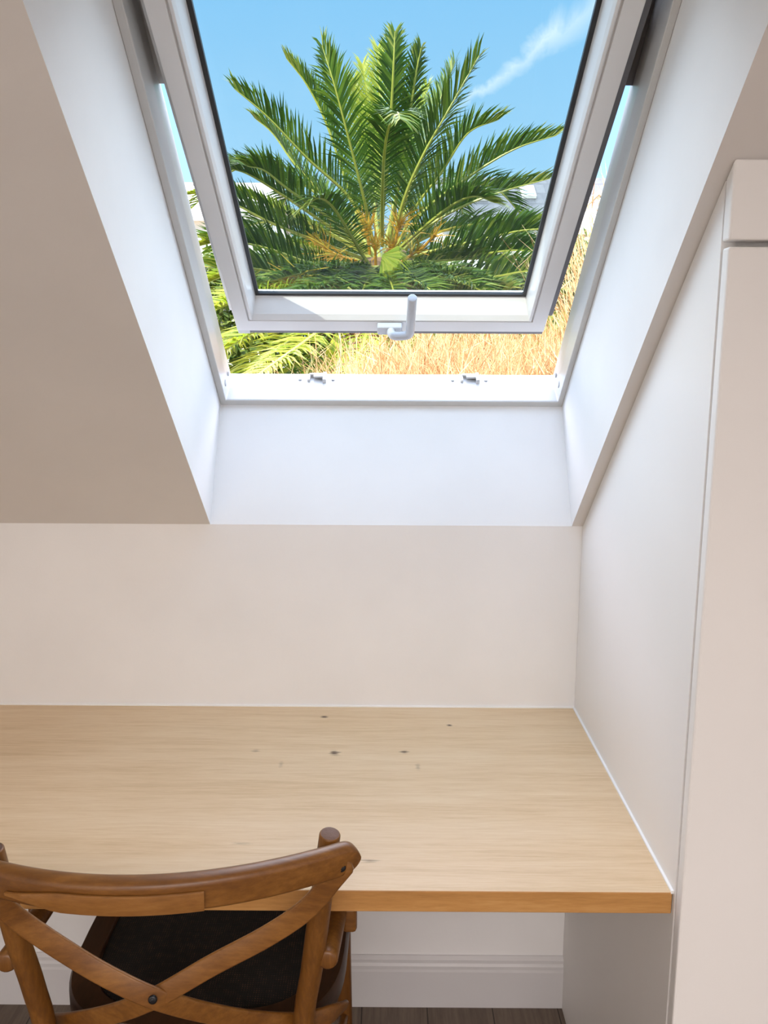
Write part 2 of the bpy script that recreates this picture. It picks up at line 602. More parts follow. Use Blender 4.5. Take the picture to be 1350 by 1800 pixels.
def slate_mat(name, c1, c2, mort):
    m, nt, p = principled(name, c1, 0.6)
    tc = N(nt, 'ShaderNodeTexCoord')
    br = N(nt, 'ShaderNodeTexBrick')
    for k, v in (('Scale', 1.0), ('Mortar Size', 0.012), ('Brick Width', 0.34), ('Row Height', 0.2)):
        br.inputs[k].default_value = v
    br.inputs['Color1'].default_value = (*c1, 1)
    br.inputs['Color2'].default_value = (*c2, 1)
    br.inputs['Mortar'].default_value = (*mort, 1)
    mp = N(nt, 'ShaderNodeMapping')
    mp.inputs['Rotation'].default_value = (math.radians(45), 0, 0)
    nt.links.new(tc.outputs['Object'], mp.inputs['Vector'])
    nt.links.new(mp.outputs[0], br.inputs['Vector'])
    nz = N(nt, 'ShaderNodeTexNoise', i_Scale=2.5, i_Detail=6.0, i_Roughness=0.7)
    nt.links.new(tc.outputs['Object'], nz.inputs['Vector'])
    r = ramp(nt, [(0.3, (0.75, 0.75, 0.75)), (0.72, (1.35, 1.35, 1.33))], nz.outputs[0])
    c = mixc(nt, 1.0, br.outputs[0], r.outputs[0], 'MULTIPLY')
    nt.links.new(c, p.inputs['Base Color'])
    return m


M['slate'] = slate_mat('grey_slate', (0.075, 0.076, 0.08), (0.10, 0.10, 0.104), (0.055, 0.055, 0.058))
M['slatepale'] = slate_mat('pale_tiles', (0.60, 0.52, 0.48), (0.68, 0.60, 0.56), (0.5, 0.42, 0.38))
M['paneglass'] = principled('house_window_glass', (0.25, 0.33, 0.40), 0.08)[0]

# ------------------------------------------------------------------ room shell
RX0, RX1, RY0, ZTOP = -1.7, 1.75, -2.3, 2.45
UTOP = (ZTOP-ZC)/math.sin(SL)
YTOP = YW - UTOP*math.cos(SL)
U_HOLE = 1.40            # upper end of the skylight opening
UB, NF = 0.042, 0.292    # top of the lower reveal, depth of the window lining

m = MB(); m.box(RX0-.1, RX1+.1, RY0-.1, YW+.14, -0.12, 0.0); struct('floor', m, M['floor'])
m = MB(); m.box(RX0-.1, RX1+.1, YW, YW+.14, 0.0, ZC-.0); struct('wall_back', m, M['wall'])
m = MB(); m.box(RX0-.1, RX1+.1, RY0-.12, RY0, 0.0, ZTOP+.1); struct('wall_front', m, M['wall'])
for nm, xa, xb in (('wall_left', RX0-.12, RX0), ('wall_right', RX1, RX1+.12)):
    m = MB()
    pr = [(RY0, 0), (YW, 0), (YW, ZC), (YTOP, ZTOP), (RY0, ZTOP)]
    vs = [(x, y, z) for x in (xa, xb) for (y, z) in pr]
    m.add(vs, [(0, 1, 2, 3, 4), (9, 8, 7, 6, 5)] + [(i, (i+1) % 5, (i+1) % 5+5, i+5) for i in range(5)])
    struct(nm, m, M['wall'])
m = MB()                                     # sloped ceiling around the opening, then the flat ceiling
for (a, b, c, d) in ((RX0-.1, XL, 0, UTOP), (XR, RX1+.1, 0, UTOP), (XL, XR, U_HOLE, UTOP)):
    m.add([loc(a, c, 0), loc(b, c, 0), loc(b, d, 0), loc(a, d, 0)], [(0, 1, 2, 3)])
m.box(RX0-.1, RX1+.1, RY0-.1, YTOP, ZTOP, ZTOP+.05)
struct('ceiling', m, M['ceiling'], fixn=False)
m = MB()                                     # plastered reveal of the skylight
e = 0.0
q = [(XL, 0, 0), (XR, 0, 0), (XR, U_HOLE, 0), (XL, U_HOLE, 0)]
r = [(XL, UB, NF), (XR, UB, NF), (XR, 1.035, NF), (XL, 1.035, NF)]
m.add([loc(*p) for p in q+r], [(i, (i+1) % 4, (i+1) % 4+4, i+4) for i in range(4)])
struct('trim_1', m, M['reveal'], 'white plastered reveal around the skylight', fixn=False)
m = MB()                                     # roof covering outside, with the window's hole
for (a, b, c, d) in ((RX0-.4, XL-.03, -.45, 3.2), (XR+.03, RX1+.4, -.45, 3.2), (XL-.03, XR+.03, 1.08, 3.2), (XL-.03, XR+.03, -.45, -.03)):
    m.box(a, b, c, d, 0.36, 0.40, loc)
struct('roof', m, M['slate'])
m = MB()                                     # skirting board with its moulding
prof = [(0, 0), (-.016, 0), (-.016, .094), (-.0145, .100), (-.0145, .108), (-.011, .114), (-.011, .122), (-.004, .129), (0, .129)]
k = len(prof)
vs = [(x, YW+a, b) for x in (RX0, X1) for (a, b) in prof]
m.add(vs, [tuple(range(k)), tuple(reversed(range(k, 2*k)))] + [(i, (i+1) % k, (i+1) % k+k, i+k) for i in range(k)])
struct('baseboard_back', m, M['skirt'], 'grey white moulded skirting board under the desk')
m = MB(); m.box(RX0, X1-.0005, YW-.0035, YW, ZD, ZD+.003); struct('trim_2', m, M['caulk'], 'thin white sealant line along the back of the desk')
m = MB(); m.box(X1-.004, X1, YF-.0005, YW-.0035, ZD-.002, ZD+.003); struct('trim_3', m, M['caulk'], 'thin white sealant line along the right end of the desk')

# ------------------------------------------------------------------ roof window
win = thing('window_1', 'open white roof window above the desk with a tinted pane', 'window', loc(0.01, UB, NF), kind='structure')
m = MB()
jx0, jx1 = -0.3666, 0.3885
m.ring([(XL, XR, .040, 1.037, NF-.002), (jx0, jx1, .0586, 1.018, NF-.002), (jx0, jx1, .0586, 1.018, NF+.002), (jx0, jx1, .045, 1.018, .338),
        (jx0-.003, jx1+.003, .030, 1.018, .372), (jx0-.006, jx1+.006, .018, 1.018, .402), (XL-.03, XR+.03, -.03, 1.08, .415), (XL-.03, XR+.03, -.03, 1.08, .36),
        (XL, XR, .036, 1.04, NF+.02)], loc)
fr = m.build('window_frame', M['pvc'], win, bevel=0.0018)
# lock keepers on the sill, each with two screws
def sill(X, t, h):            # t along the lower sill facet outwards, h above it
    a = np.array([0.045, 0.338]); b = np.array([0.018, 0.402])
    d = (b-a)/np.hypot(*(b-a)); nrm = np.array([d[1], -d[0]])
    if nrm[0] < 0: nrm = -nrm
    p = a + d*t + nrm*h
    return loc(X, p[0], p[1])
for cx in (-0.163, 0.196):
    m = MB()
    m.box(cx-.024, cx-.018, .030, .060, -.001, .006, sill)
    m.box(cx+.012, cx+.020, .024, .062, -.001, .010, sill)
    m.box(cx-.020, cx+.016, .054, .062, -.001, .007, sill)
    m.box(cx-.010, cx+.016, .040, .056, .004, .009, sill)
    kp = m.build('lock_keeper', M['pvc'], fr, bevel=0.001)
    for sx in (cx-.042, cx+.036):
        m = MB(); m.tube([sill(sx, .040, -.001), sill(sx, .040, .0022)], .0042, 12, 0, 0.2)
        m.build('screw', M['screw'], fr, smooth=True)
for px, sgn in ((jx0, 1), (jx1, -1)):        # round cover caps in the two lower corners
    for (cu, cn, rr) in ((.083, .322, .0085), (.066, .362, .006)):
        m = MB(); m.tube([loc(px-sgn*.001, cu, cn), loc(px+sgn*.0016, cu, cn)], rr, 18, 0, 0.15)
        m.build('cover_cap', M['handle'], fr, smooth=True)

# sash, pushed open at the bottom
sx0, sx1, sa0, sa1 = -0.3430, 0.3562, 0.0, 0.945
def R(dx, db, w, dt=None):
    return (sx0+dx, sx1-dx, sa0+db, sa1-(dt if dt is not None else dx), w)
m = MB()
m.ring([R(0, -.002, .0), R(.0305, .0365, .0), R(.0310, .0370, .005), R(.0336, .0388, .005), R(.034, .0392, .0004), R(.0395, .0410, .0),
        R(.0425, .050, .010), R(.0485, .0675, .050), R(.0485, .0670, .056), R(.046, .052, .074), R(.002, .0, .074), R(0, -.002, .060)], sloc)
tc_ = MB(); tc_.box(XL-.03, XR+.03, 1.022, 1.10, .405, .458, loc); tc_.build('top_sun_shield', M['clad'], fr, bevel=0.003)  # unseen cover added above the sash to keep the sun off the sill
sash = m.build('sash', M['pvc_sash'], win, bevel=0.0012)
m = MB()
m.ring([R(.0475, .0665, .0470), R(.0560, .0745, .0470), R(.0560, .0745, .0540), R(.0475, .0665, .0540)], sloc)
m.build('glazing_seal', M['seal'], sash)
m = MB()
m.box(sx0+.049, sx1-.049, sa0+.068, sa1-.049, .0495, .0535, sloc)
m.build('glass_pane', M['glass'], sash)
m = MB()
m.box(sx0+.022, sx1-.001, -.013, -.0025, .0015, .070, sloc)
m.build('bottom_cladding', M['clad'], sash, bevel=0.001)
m = MB()
vs = []
for (xa, xb, sg) in ((sx1, sx1+.013, 1),):
    pr = [(.045, .012), (.030, .070), (.93, .070), (.93, .012)]
    m.add([sloc(x, a, w) for x in (xa, xb) for (a, w) in pr], [(0, 1, 2, 3), (7, 6, 5, 4)] + [(i, (i+1) % 4, (i+1) % 4+4, i+4) for i in range(4)])
m.build('side_cladding', M['clad'], sash, bevel=0.001)
m = MB()
pr = [(.060, .012), (.045, .070), (.93, .070), (.93, .012)]
m.add([sloc(x, a, w) for x in (sx0-.008, sx0) for (a, w) in pr], [(0, 1, 2, 3), (7, 6, 5, 4)] + [(i, (i+1) % 4, (i+1) % 4+4, i+4) for i in range(4)])
m.build('side_cladding', M['pvc'], sash, bevel=0.001)
m = MB(); m.box(sx0+.001, sx0+.028, -.014, -.001, .0, .060, sloc); m.build('corner_cover', M['pvc'], sash, bevel=0.001)
for (xa, xb, mt) in ((jx0-.007, sx0-.0015, M['pvc']), (sx1+.0145, jx1+.007, M['clad'])):   # covers over the hinge arms
    m = MB(); m.box(xa, xb, .765, 1.017, .385, .404, loc); m.build('hinge_cover', mt, fr, bevel=0.001)
# handle: a block on the rail, a short neck and a grip pointing up the sash
m = MB(); m.box(-.023, .033, .006, .036, -.016, .0005, sloc); m.build('handle_base', M['handle'], sash, bevel=0.0035)
m = MB()
P = catmull([sloc(.008, .026, -.013), sloc(.0095, .027, -.026), sloc(.020, .031, -.034), sloc(.042, .037, -.036), sloc(.0495, .046, -.036), sloc(.0502, .066, -.036)], 24)
P += [sloc(.0505, .10, -.036), sloc(.0515, .178, -.036)]
m.tube(P, [0.0092]*3+[0.0098]*(len(P)-3), 20, 0, 0.18)
m.build('handle_lever', M['handle'], sash, smooth=True)

# ------------------------------------------------------------------ desk
m = MB()
m.box(RX0, X1-.0015, YF, YW-.0008, ZD-TD, ZD)
m.m[2] = 1
desk = tag(m.build('desk', [M['oak'], M['oakedge']], bevel=0.0018), 'long built-in oak desk top under the skylight, with a few dark knots', 'desk')

# ------------------------------------------------------------------ wardrobe at the right
ward = thing('wardrobe', 'tall white built-in wardrobe standing against the right end of the desk', 'wardrobe', (0.75, 1.45, 0))
YP = 1.1300
def wside(xa, xb, y0, y1, cut=0.002):
    mm = MB()
    zt = lambda y: ZC+(YW-y)*math.tan(SL)-cut
    pr = [(y0, 0.0), (y1, 0.0), (y1, zt(y1)), (y0, zt(y0))]
    mm.add([(x, y, z) for x in (xa, xb) for (y, z) in pr], [(0, 1, 2, 3), (7, 6, 5, 4)] + [(i, (i+1) % 4, (i+1) % 4+4, i+4) for i in range(4)])
    return mm
WX1 = 1.10
wside(X1, X1+.018, YP, YW-.001).build('side_panel', M['ward'], ward)
wside(WX1-.018, WX1, YP, YW-.001).build('side_panel', M['ward'], ward)
mm = MB(); mm.box(X1+.018, WX1-.018, YW-.012, YW-.001, .0, ZC-.01); mm.build('back_panel', M['ward'], ward)
mm = MB(); mm.box(X1+.018, WX1-.018, YP+.03, YW-.02, .0, .018); mm.build('bottom_panel', M['ward'], ward)
mm = MB(); mm.box(X1+.018, WX1-.018, YP+.006, YP+.16, 1.655, 1.668); mm.build('shelf', M['ward'], ward)
YD0, YD1 = 1.1060, 1.1275
mm = MB(); mm.box(X1+.0008, X1+.335, YD0, YD1, 0.02, 1.6575); mm.build('door', M['ward'], ward, bevel=0.003)
mm = MB(); mm.box(X1+.338, WX1, YD0, YD1, 0.02, 1.6575); mm.build('door', M['ward'], ward, bevel=0.003)
mm = MB()
zt = lambda y: ZC+(YW-y)*math.tan(SL)-.002
for_y = [(YD0-.001, 1.6650), (YD1, 1.6650), (YD1, zt(YD1)), (YD0-.001, zt(YD0-.001))]
mm.add([(x, y, z) for x in (X1-.0004, WX1) for (y, z) in for_y], [(0, 1, 2, 3), (7, 6, 5, 4)] + [(i, (i+1) % 4, (i+1) % 4+4, i+4) for i in range(4)])
mm.build('upper_panel', M['ward'], ward, bevel=0.003)

# ------------------------------------------------------------------ chair
chair = thing('armchair', 'brown wooden cross-back armchair with a dark woven seat pushed under the desk', 'chair', (-0.305, 1.35, 0))
W1, W2, W3 = M['chairwood'], M['chairpost'], M['chairdark']
PR = [(-.074, 1.062, .884), (-.091, 1.085, .753), (-.105, 1.108, .643), (-.121, 1.128, .520), (-.126, 1.120, .25), (-.118, 1.075, 0.0)]
PL = [(-.517, 1.028, .879), (-.507, 1.050, .745), (-.499, 1.078, .632), (-.496, 1.100, .520), (-.492, 1.092, .25), (-.500, 1.050, 0.0)]
for P in (PR, PL):
    q = catmull(P, 30)
    m = MB(); m.tube(q, [.0145+.0015*min(1, i/8) for i in range(31)], 24, 0, 0.14, 1)
    m.build('back_leg', [W2, M['endgrain']], chair, smooth=True)
# top rail: bent board, thickest in the middle, rounded ends
def rrect(w, h, r, n=4):
    out = []
    for (cx, cy, a0) in ((w/2-r, h/2-r, 0), (-w/2+r, h/2-r, 90), (-w/2+r, -h/2+r, 180), (w/2-r, -h/2+r, 270)):
        for i in range(n+1):
            a = math.radians(a0+90*i/n)
            out.append((cx+r*math.cos(a), cy+r*math.sin(a)))
    return out
rail = []
rsc = []
TS = [0.5*(1-math.cos(math.pi*i/64)) for i in range(65)]
nR = 64
E0 = Vector((-.566, 1.012, .866)); E1 = Vector((-.047, 1.047, .864))
for i in range(nR+1):
    t = TS[i]
    p = E0.lerp(E1, t)
    b = 4*t*(1-t)
    p += Vector((0.01, -.078*b, .002*b))
    rail.append(p)
    e_ = min(t, 1-t)*0.52/0.020
    end = min(1.0, math.sqrt(max(0.0, 1-(1-min(1, e_))**2)))
    rsc.append((0.95+0.25*b, max(0.12, end)*(0.92+0.02*b)))
m = MB()
m.sweep(rail, rrect(.022, .050, .0095), lambda i, t: (0, -.10, 1), 0, rsc)
m.build('top_rail', W1, chair, smooth=True)
m = MB()                                   # scarf-jointed repair strip on the outer face of the rail
pp = [p + Vector((0, -.0135-.0018, -.0055)) for p in rail[17:39]]
m.sweep(pp, rrect(.0042, .028, .0016, 2), lambda i, t: (0, -.10, 1), 0, [(1, max(.15, min(1, (i+.4)/7))) for i in range(22)])
m.build('rail_strip', M['chairstrip'], chair, smooth=True)
# crossing straps of bent wood, bolted together
SEC = rrect(.0075, .029, .0030, 3)
def strap(P, name='cross_strap', n=60):
    q = catmull(P, n)
    m = MB()
    sc_ = []
    for i in range(n+1):
        e_ = min(i, n-i)/2.2
        sc_.append((1, max(.35, min(1.0, math.sqrt(max(0, 1-(1-min(1, e_))**2))))))
    m.sweep(q, SEC, upf(q), 0, sc_)
    return m.build(name, W1, chair, smooth=True)
def upf(q):
    def f(i, t):
        # broad face towards the room: the up vector stays in the plane of the chair back
        nb = Vector((0.10, -0.93, 0.30))
        k = i/(len(q)-1)
        if k < 0.12:
            s_ = (0.12-k)/0.12
            nb = nb.lerp(Vector((0.9 if q[0].x > -.3 else -0.9, -0.35, 0.05)), s_*0.0+0.0)
        return t.cross(nb) if t.cross(nb).z > 0 else -t.cross(nb)
    return f
def A(x, y, Y):
    return at(x, y, Y)
s1 = [A(613, 1512, 1.030), A(585, 1545, 1.032), A(540, 1597, 1.040), A(470, 1645, 1.046), A(370, 1698, 1.044), A(270, 1755, 1.040), A(190, 1784, 1.070), A(110, 1797, 1.125), A(70, 1790, 1.19), A(62, 1775, 1.26)]
s2 = [A(-52, 1535, .990), A(-10, 1578, .998), A(40, 1622, 1.016), A(130, 1682, 1.026), A(200, 1722, 1.027), A(270, 1754, 1.0305), A(350, 1777, 1.060), A(440, 1793, 1.105), A(530, 1796, 1.150), A(585, 1781, 1.185), A(607, 1768, 1.235)]
for P in (s1, s2):
    strap(P)
def bolt(c, d, r=.0062):
    c = Vector(c); d = Vector(d).normalized()
    m = MB(); m.tube([c, c+d*.0045], r, 16, 0, 0.3)
    m.tube([c+d*.004, c+d*.0055], r*.45, 6, 0, 0.1)
    m.build('bolt', M['blackmetal'], chair, smooth=True)
nb = (0.05, -0.93, 0.30)
bolt(A(600, 1524, 1.0275), nb)
bolt(A(269, 1756, 1.0268), nb)
bolt(A(-35, 1547, .990), nb)
# arms: round bars running forward from the back posts
for P in ([(-.082, 1.092, .667), (-.074, 1.20, .666), (-.066, 1.32, .664), (-.066, 1.45, .662), (-.070, 1.50, .655)],
          [(-.537, 1.075, .672), (-.533, 1.20, .668), (-.536, 1.32, .665), (-.540, 1.45, .662), (-.538, 1.50, .655)]):
    m = MB(); m.tube(catmull(P, 24), .0155, 18, 0, 0.3)
    m.build('arm', W2, chair, smooth=True)
m = MB(); m.box(-.066, -.043, 1.205, 1.225, .628, .672); m.build('arm_bracket', W1, chair, bevel=.006)
m = MB(); m.box(-.560, -.540, 1.205, 1.225, .628, .672); m.build('arm_bracket', W1, chair, bevel=.006)
# seat: wooden ring with a woven panel
SX, SY = -.305, 1.415
def seat_outline(hw, yb, yf, n=64, ex=3.4):
    out = []
    for i in range(n):
        a = 2*math.pi*i/n
        c, s_ = math.cos(a), math.sin(a)
        x = math.copysign(abs(c)**(2/ex), c)
        y = math.copysign(abs(s_)**(2/ex), s_)
        yy = y*(yf-SY) if y > 0 else y*(SY-yb)
        wf = hw*(0.985+.015*y)
        out.append((SX+x*wf, SY+yy))
    return out
o1 = seat_outline(.243, 1.175, 1.64)
i1 = seat_outline(.198, 1.215, 1.60)
n = len(o1)
m = MB()
vs = []
for (ol, z) in ((o1, .447), (o1, .478), ([(SX+(x-SX)*.985, SY+(y-SY)*.985) for x, y in o1], .484), ([(SX+(x-SX)*1.015, SY+(y-SY)*1.015) for x, y in i1], .484), (i1, .480), (i1, .447)):
    vs += [(x, y, z) for x, y in ol]
fs = []
for k_ in range(6):
    k2 = (k_+1) % 6
    fs += [(k_*n+i, k_*n+(i+1) % n, k2*n+(i+1) % n, k2*n+i) for i in range(n)]
m.add(vs, fs)
m.build('seat_ring', W3, chair, smooth=True)
m = MB()
vs = []
for k_, (q_, z) in enumerate(((1.004, .470), (1.0, .477), (.9, .481), (.6, .485), (.25, .487))):
    vs += [(SX+(x-SX)*q_, SY+(y-SY)*q_, z) for x, y in i1]
vs += [(SX, SY, .4875)]
fs = [(k_*n+i, k_*n+(i+1) % n, (k_+1)*n+(i+1) % n, (k_+1)*n+i) for k_ in range(4) for i in range(n)]
fs += [(4*n+i, 4*n+(i+1) % n, 5*n) for i in range(n)]
m.add(vs, fs)
m.build('seat_panel', M['weave'], chair, smooth='all')
for P in ([(-.075, 1.50, .655), (-.082, 1.52, .47), (-.078, 1.56, .0)], [(-.535, 1.50, .655), (-.528, 1.52, .47), (-.532, 1.56, .0)]):
    m = MB(); m.tube(catmull(P, 20), .0155, 16, 0, 0.3)
    m.build('front_leg', W2, chair, smooth=True)
for (a, b) in (((-.122, 1.115, .22), (-.080, 1.545, .20)), ((-.494, 1.09, .22), (-.530, 1.545, .20)), ((-.530, 1.55, .26), (-.080, 1.55, .26)), ((-.492, 1.09, .28), (-.124, 1.118, .28))):
    m = MB(); m.tube([a, tuple((p+q)/2 for p, q in zip(a, b)), b], .0095, 12, 0, 0.2)
    m.build('stretcher', W2, chair, smooth=True)

# ------------------------------------------------------------------ outside: ground
GX0, GX1 = -22.0, 22.0
def gz(y):
    pts = [(2.0, -0.6), (3.0, 0.2), (4.5, 0.45), (9.0, 0.6), (16.0, 1.0), (60.0, 1.6)]
    for (a, za), (b, zb) in zip(pts, pts[1:]):
        if y <= b:
            return za+(zb-za)*(y-a)/(b-a)
    return pts[-1][1]
m = MB()
ys = [2.0, 2.5, 3.0, 3.8, 4.5, 6, 8, 10, 13, 16, 22, 30, 45, 60]
xs = [-40, -22, -10, -4, 0, 4, 10, 22, 40]
vs = [(x, y, gz(y)) for y in ys for x in xs]
nx = len(xs)
m.add(vs, [(j*nx+i, j*nx+i+1, (j+1)*nx+i+1, (j+1)*nx+i) for j in range(len(ys)-1) for i in range(nx-1)])
struct('ground', m, M['ground'], 'sloping garden ground outside the window', smooth='all', fixn=False)

# ------------------------------------------------------------------ houses beyond the garden
def gable_house(name, label, x0, x1, y0, y1, zb, ze, zr, wallm, roofm, windows=(), chim=None, turn=False, roofwin=()):
    h = thing(name, label, 'house', ((x0+x1)/2, (y0+y1)/2, zb))
    mm = MB()
    if not turn:                       # ridge along X
        ym = (y0+y1)/2
        pr = [(y0, zb), (y1, zb), (y1, ze), (ym, zr), (y0, ze)]
        mm.add([(x, y, z) for x in (x0, x1) for (y, z) in pr], [(0, 1, 2, 3, 4), (9, 8, 7, 6, 5)] + [(i, (i+1) % 5, (i+1) % 5+5, i+5) for i in range(5)])
        mm.build('wall', wallm, h)
        mm = MB()
        for (ya, za, yb2, zb2) in ((y0-.3, ze-.3*(zr-ze)/(ym-y0), ym, zr), (y1+.3, ze-.3*(zr-ze)/(ym-y0), ym, zr)):
            mm.add([(x, y, z+d) for d in (.02, .16) for (x, y, z) in ((x0-.15, ya, za), (x1+.15, ya, za), (x1+.15, yb2, zb2), (x0-.15, yb2, zb2))],
                   [(0, 3, 2, 1), (4, 5, 6, 7), (0, 1, 5, 4), (1, 2, 6, 5), (2, 3, 7, 6), (3, 0, 4, 7)])
        rf = mm.build('roof', roofm, h)
        for (cx, fz, w_, hgt) in roofwin:
            sl2 = Vector((0, ym-y0, zr-ze)).normalized()
            c = Vector((cx, y0+(ym-y0)*fz, ze+(zr-ze)*fz+.17))
            nn = Vector((0, -sl2.z, sl2.y))
            for (nmm, ww, hh, th, mat_) in (('roof_window', w_, hgt, .10, M['render']), ('pane', w_*.74, hgt*.76, .13, M['paneglass'])):
                k = MB()
                cs = [c+Vector((sx_*ww/2, 0, 0))+sl2*(sy_*hh/2)+nn*(d_*th) for d_ in (0, 1) for (sx_, sy_) in ((-1, -1), (1, -1), (1, 1), (-1, 1))]
                k.add(cs, [(0, 3, 2, 1), (4, 5, 6, 7), (0, 1, 5, 4), (1, 2, 6, 5), (2, 3, 7, 6), (3, 0, 4, 7)])
                ob = k.build(nmm, mat_, rf if nmm == 'pane' else h)
    else:                              # ridge along Y, the gable faces the window
        xm = (x0+x1)/2
        pr = [(x0, zb), (x1, zb), (x1, ze), (xm, zr), (x0, ze)]
        mm.add([(x, y, z) for y in (y0, y1) for (x, z) in pr], [(0, 1, 2, 3, 4), (9, 8, 7, 6, 5)] + [(i, (i+1) % 5, (i+1) % 5+5, i+5) for i in range(5)])
        mm.build('wall', wallm, h)
        mm = MB()
        for xa in (x0, x1):
            sgn = -1 if xa == x0 else 1
            e0 = (xa+sgn*.15, ze-.15*(zr-ze)/(xm-x0))
            mm.add([(x, y, z+d) for d in (.02, .14) for (x, y, z) in ((e0[0], y0-.08, e0[1]), (e0[0], y1+.08, e0[1]), (xm, y1+.08, zr), (xm, y0-.08, zr))],
                   [(0, 3, 2, 1), (4, 5, 6, 7), (0, 1, 5, 4), (1, 2, 6, 5), (2, 3, 7, 6), (3, 0, 4, 7)])
        mm.build('roof', roofm, h)
    for (cx, cz, w_, hgt) in windows:
        k = MB(); k.box(cx-w_/2, cx+w_/2, y0-.06, y0+.02, cz-hgt/2, cz+hgt/2)
        wo = k.build('window', M['paneglass'], h)
        k = MB(); k.box(cx-w_/2-.08, cx+w_/2+.08, y0-.10, y0, cz-hgt/2-.1, cz-hgt/2); k.build('window_sill', M['render'], wo)
    if chim:
        cx, w_, z0, z1 = chim
        ym = (y0+y1)/2
        k = MB(); k.box(cx-w_/2, cx+w_/2, ym-.4, ym+.4, z0, z1); k.box(cx-w_/2-.06, cx+w_/2+.06, ym-.46, ym+.46, z1, z1+.12)
        k.build('chimney', M['stonewall'], h)
    return h

gable_house('house', 'long house with a grey slate roof and two skylights behind the palm at right', 1.9, 9.6, 31, 37, 1.2, 6.3, 8.2, M['render'], M['slate'],
            windows=((3.2, 4.1, .9, 1.1), (5.0, 4.1, .9, 1.1), (7.5, 4.1, .9, 1.1)), roofwin=((5.10, .58, .50, .95), (3.28, .52, .62, .95)))
gable_house('house', 'white house with a grey roof and beige chimney behind the palm fronds at left', -12.0, -3.7, 27, 33, 1.2, 5.75, 7.2, M['render'], M['slatepale'],
            windows=((-8.5, 4.0, .9, 1.1), (-5.0, 4.0, .9, 1.1)), chim=(-4.30, .55, 4.9, 6.75))
gable_house('house', 'white gabled house with pale roof seen through the gap right of the sash', 4.35, 6.45, 23, 28, 1.1, 4.75, 5.72, M['render'], M['slatepale'], turn=True, windows=((5.4, 3.2, .7, .9),))
m = MB(); m.box(3.35, 5.6, 18.0, 18.3, 1.0, 4.05); m.box(3.30, 5.65, 17.95, 18.35, 4.05, 4.15)
tag(m.build('garden_wall', M['stonewall']), 'beige garden wall low behind the palm fronds at right', 'wall')

# ------------------------------------------------------------------ palm
rng = random.Random(5)
CROWN = Vector(at(668, 452, 9.0))
palm = thing('palm_tree', 'green feather palm with orange fruit stalks filling the view through the pane', 'palm', (CROWN.x, 9.0, gz(9.0)))


def frond(P3, L=0.40, n=84, w=0.016, start=0.16, vang=0.55, tint=0.38, tvar=0.38, mats=None, rr=0.017, upt=None, name='frond', droop=0.06, tiplight=0.35, lenprof=None):
    q = catmull(P3, 40)
    m = MB()
    d = [0]
    for a, b in zip(q, q[1:]):
        d.append(d[-1]+(b-a).length)
    T = d[-1]
    # rachis
    seg = 5
    ref = None
    vs = []
    for i, p in enumerate(q):
        t = (q[min(i+1, 40)]-q[max(i-1, 0)]).normalized()
        if ref is None:
            ref = t.orthogonal().normalized()
        a = (ref-t*ref.dot(t)).normalized(); ref = a
        b = t.cross(a)
        r_ = rr*(1-i/40)**0.8+0.003
        for k in range(seg):
            z_ = 2*math.pi*k/seg
            vs.append(p+(a*math.cos(z_)+b*math.sin(z_))*r_)
    m.add(vs, [(i*seg+k, i*seg+(k+1) % seg, (i+1)*seg+(k+1) % seg, (i+1)*seg+k) for i in range(40) for k in range(seg)], 1, 0.5)
    axis = upt if upt is not None else CROWN + Vector((0, 0.0, 4.0))
    for side in (-1, 1):
        for k in range(n):
            s = start + (1-start)*(k+0.5*(side > 0))/n
            s = min(s, .999)
            x = s*40
            i0 = min(int(x), 39)
            p = q[i0].lerp(q[i0+1], x-i0)
            t = (q[min(i0+2, 40)]-q[max(i0-1, 0)]).normalized()
            U = (axis-p)
            U = (U-t*U.dot(t)).normalized()
            B = t.cross(U)*side
            prof = min(1.0, 0.45+2.4*(s-start))*(1.0 if s < .55 else 1-0.5*((s-.55)/.45)**1.5)
            l = L*prof*rng.uniform(.86, 1.1)
            fa = math.radians(62-34*s+rng.uniform(-7, 7))
            va = vang+rng.uniform(-.22, .22)
            out = (B*math.cos(va)+U*math.sin(va)).normalized()
            dr = (t*math.cos(fa)+out*math.sin(fa)).normalized()
            wd = dr.cross(out.cross(t)).normalized()
            wv = (t-dr*t.dot(dr)).normalized()
            ww = w*(.7+.5*prof)
            mid = p+dr*l*.5
            tip = p+dr*l+Vector((0, 0, -droop*l/.4))+Vector((rng.uniform(-1, 1), rng.uniform(-1, 1), rng.uniform(-1, 1)))*.015
            tn = tint+rng.uniform(-tvar, tvar)+tiplight*max(0, s-.75)/.25
            fold = out.cross(t)*ww*.0
            m.add([p-wv*ww*.35, p+wv*ww*.35, mid-wv*ww*.5, mid+wv*ww*.5, tip], [(0, 1, 3, 2), (2, 3, 4)], 0, max(0, min(1, tn)))
    return m.build(name, mats or [M['palm'], M['rachis']], palm, fixn=False, tint=True)


def fr_px(P, **k):
    return frond([at(*p) for p in P], **k)


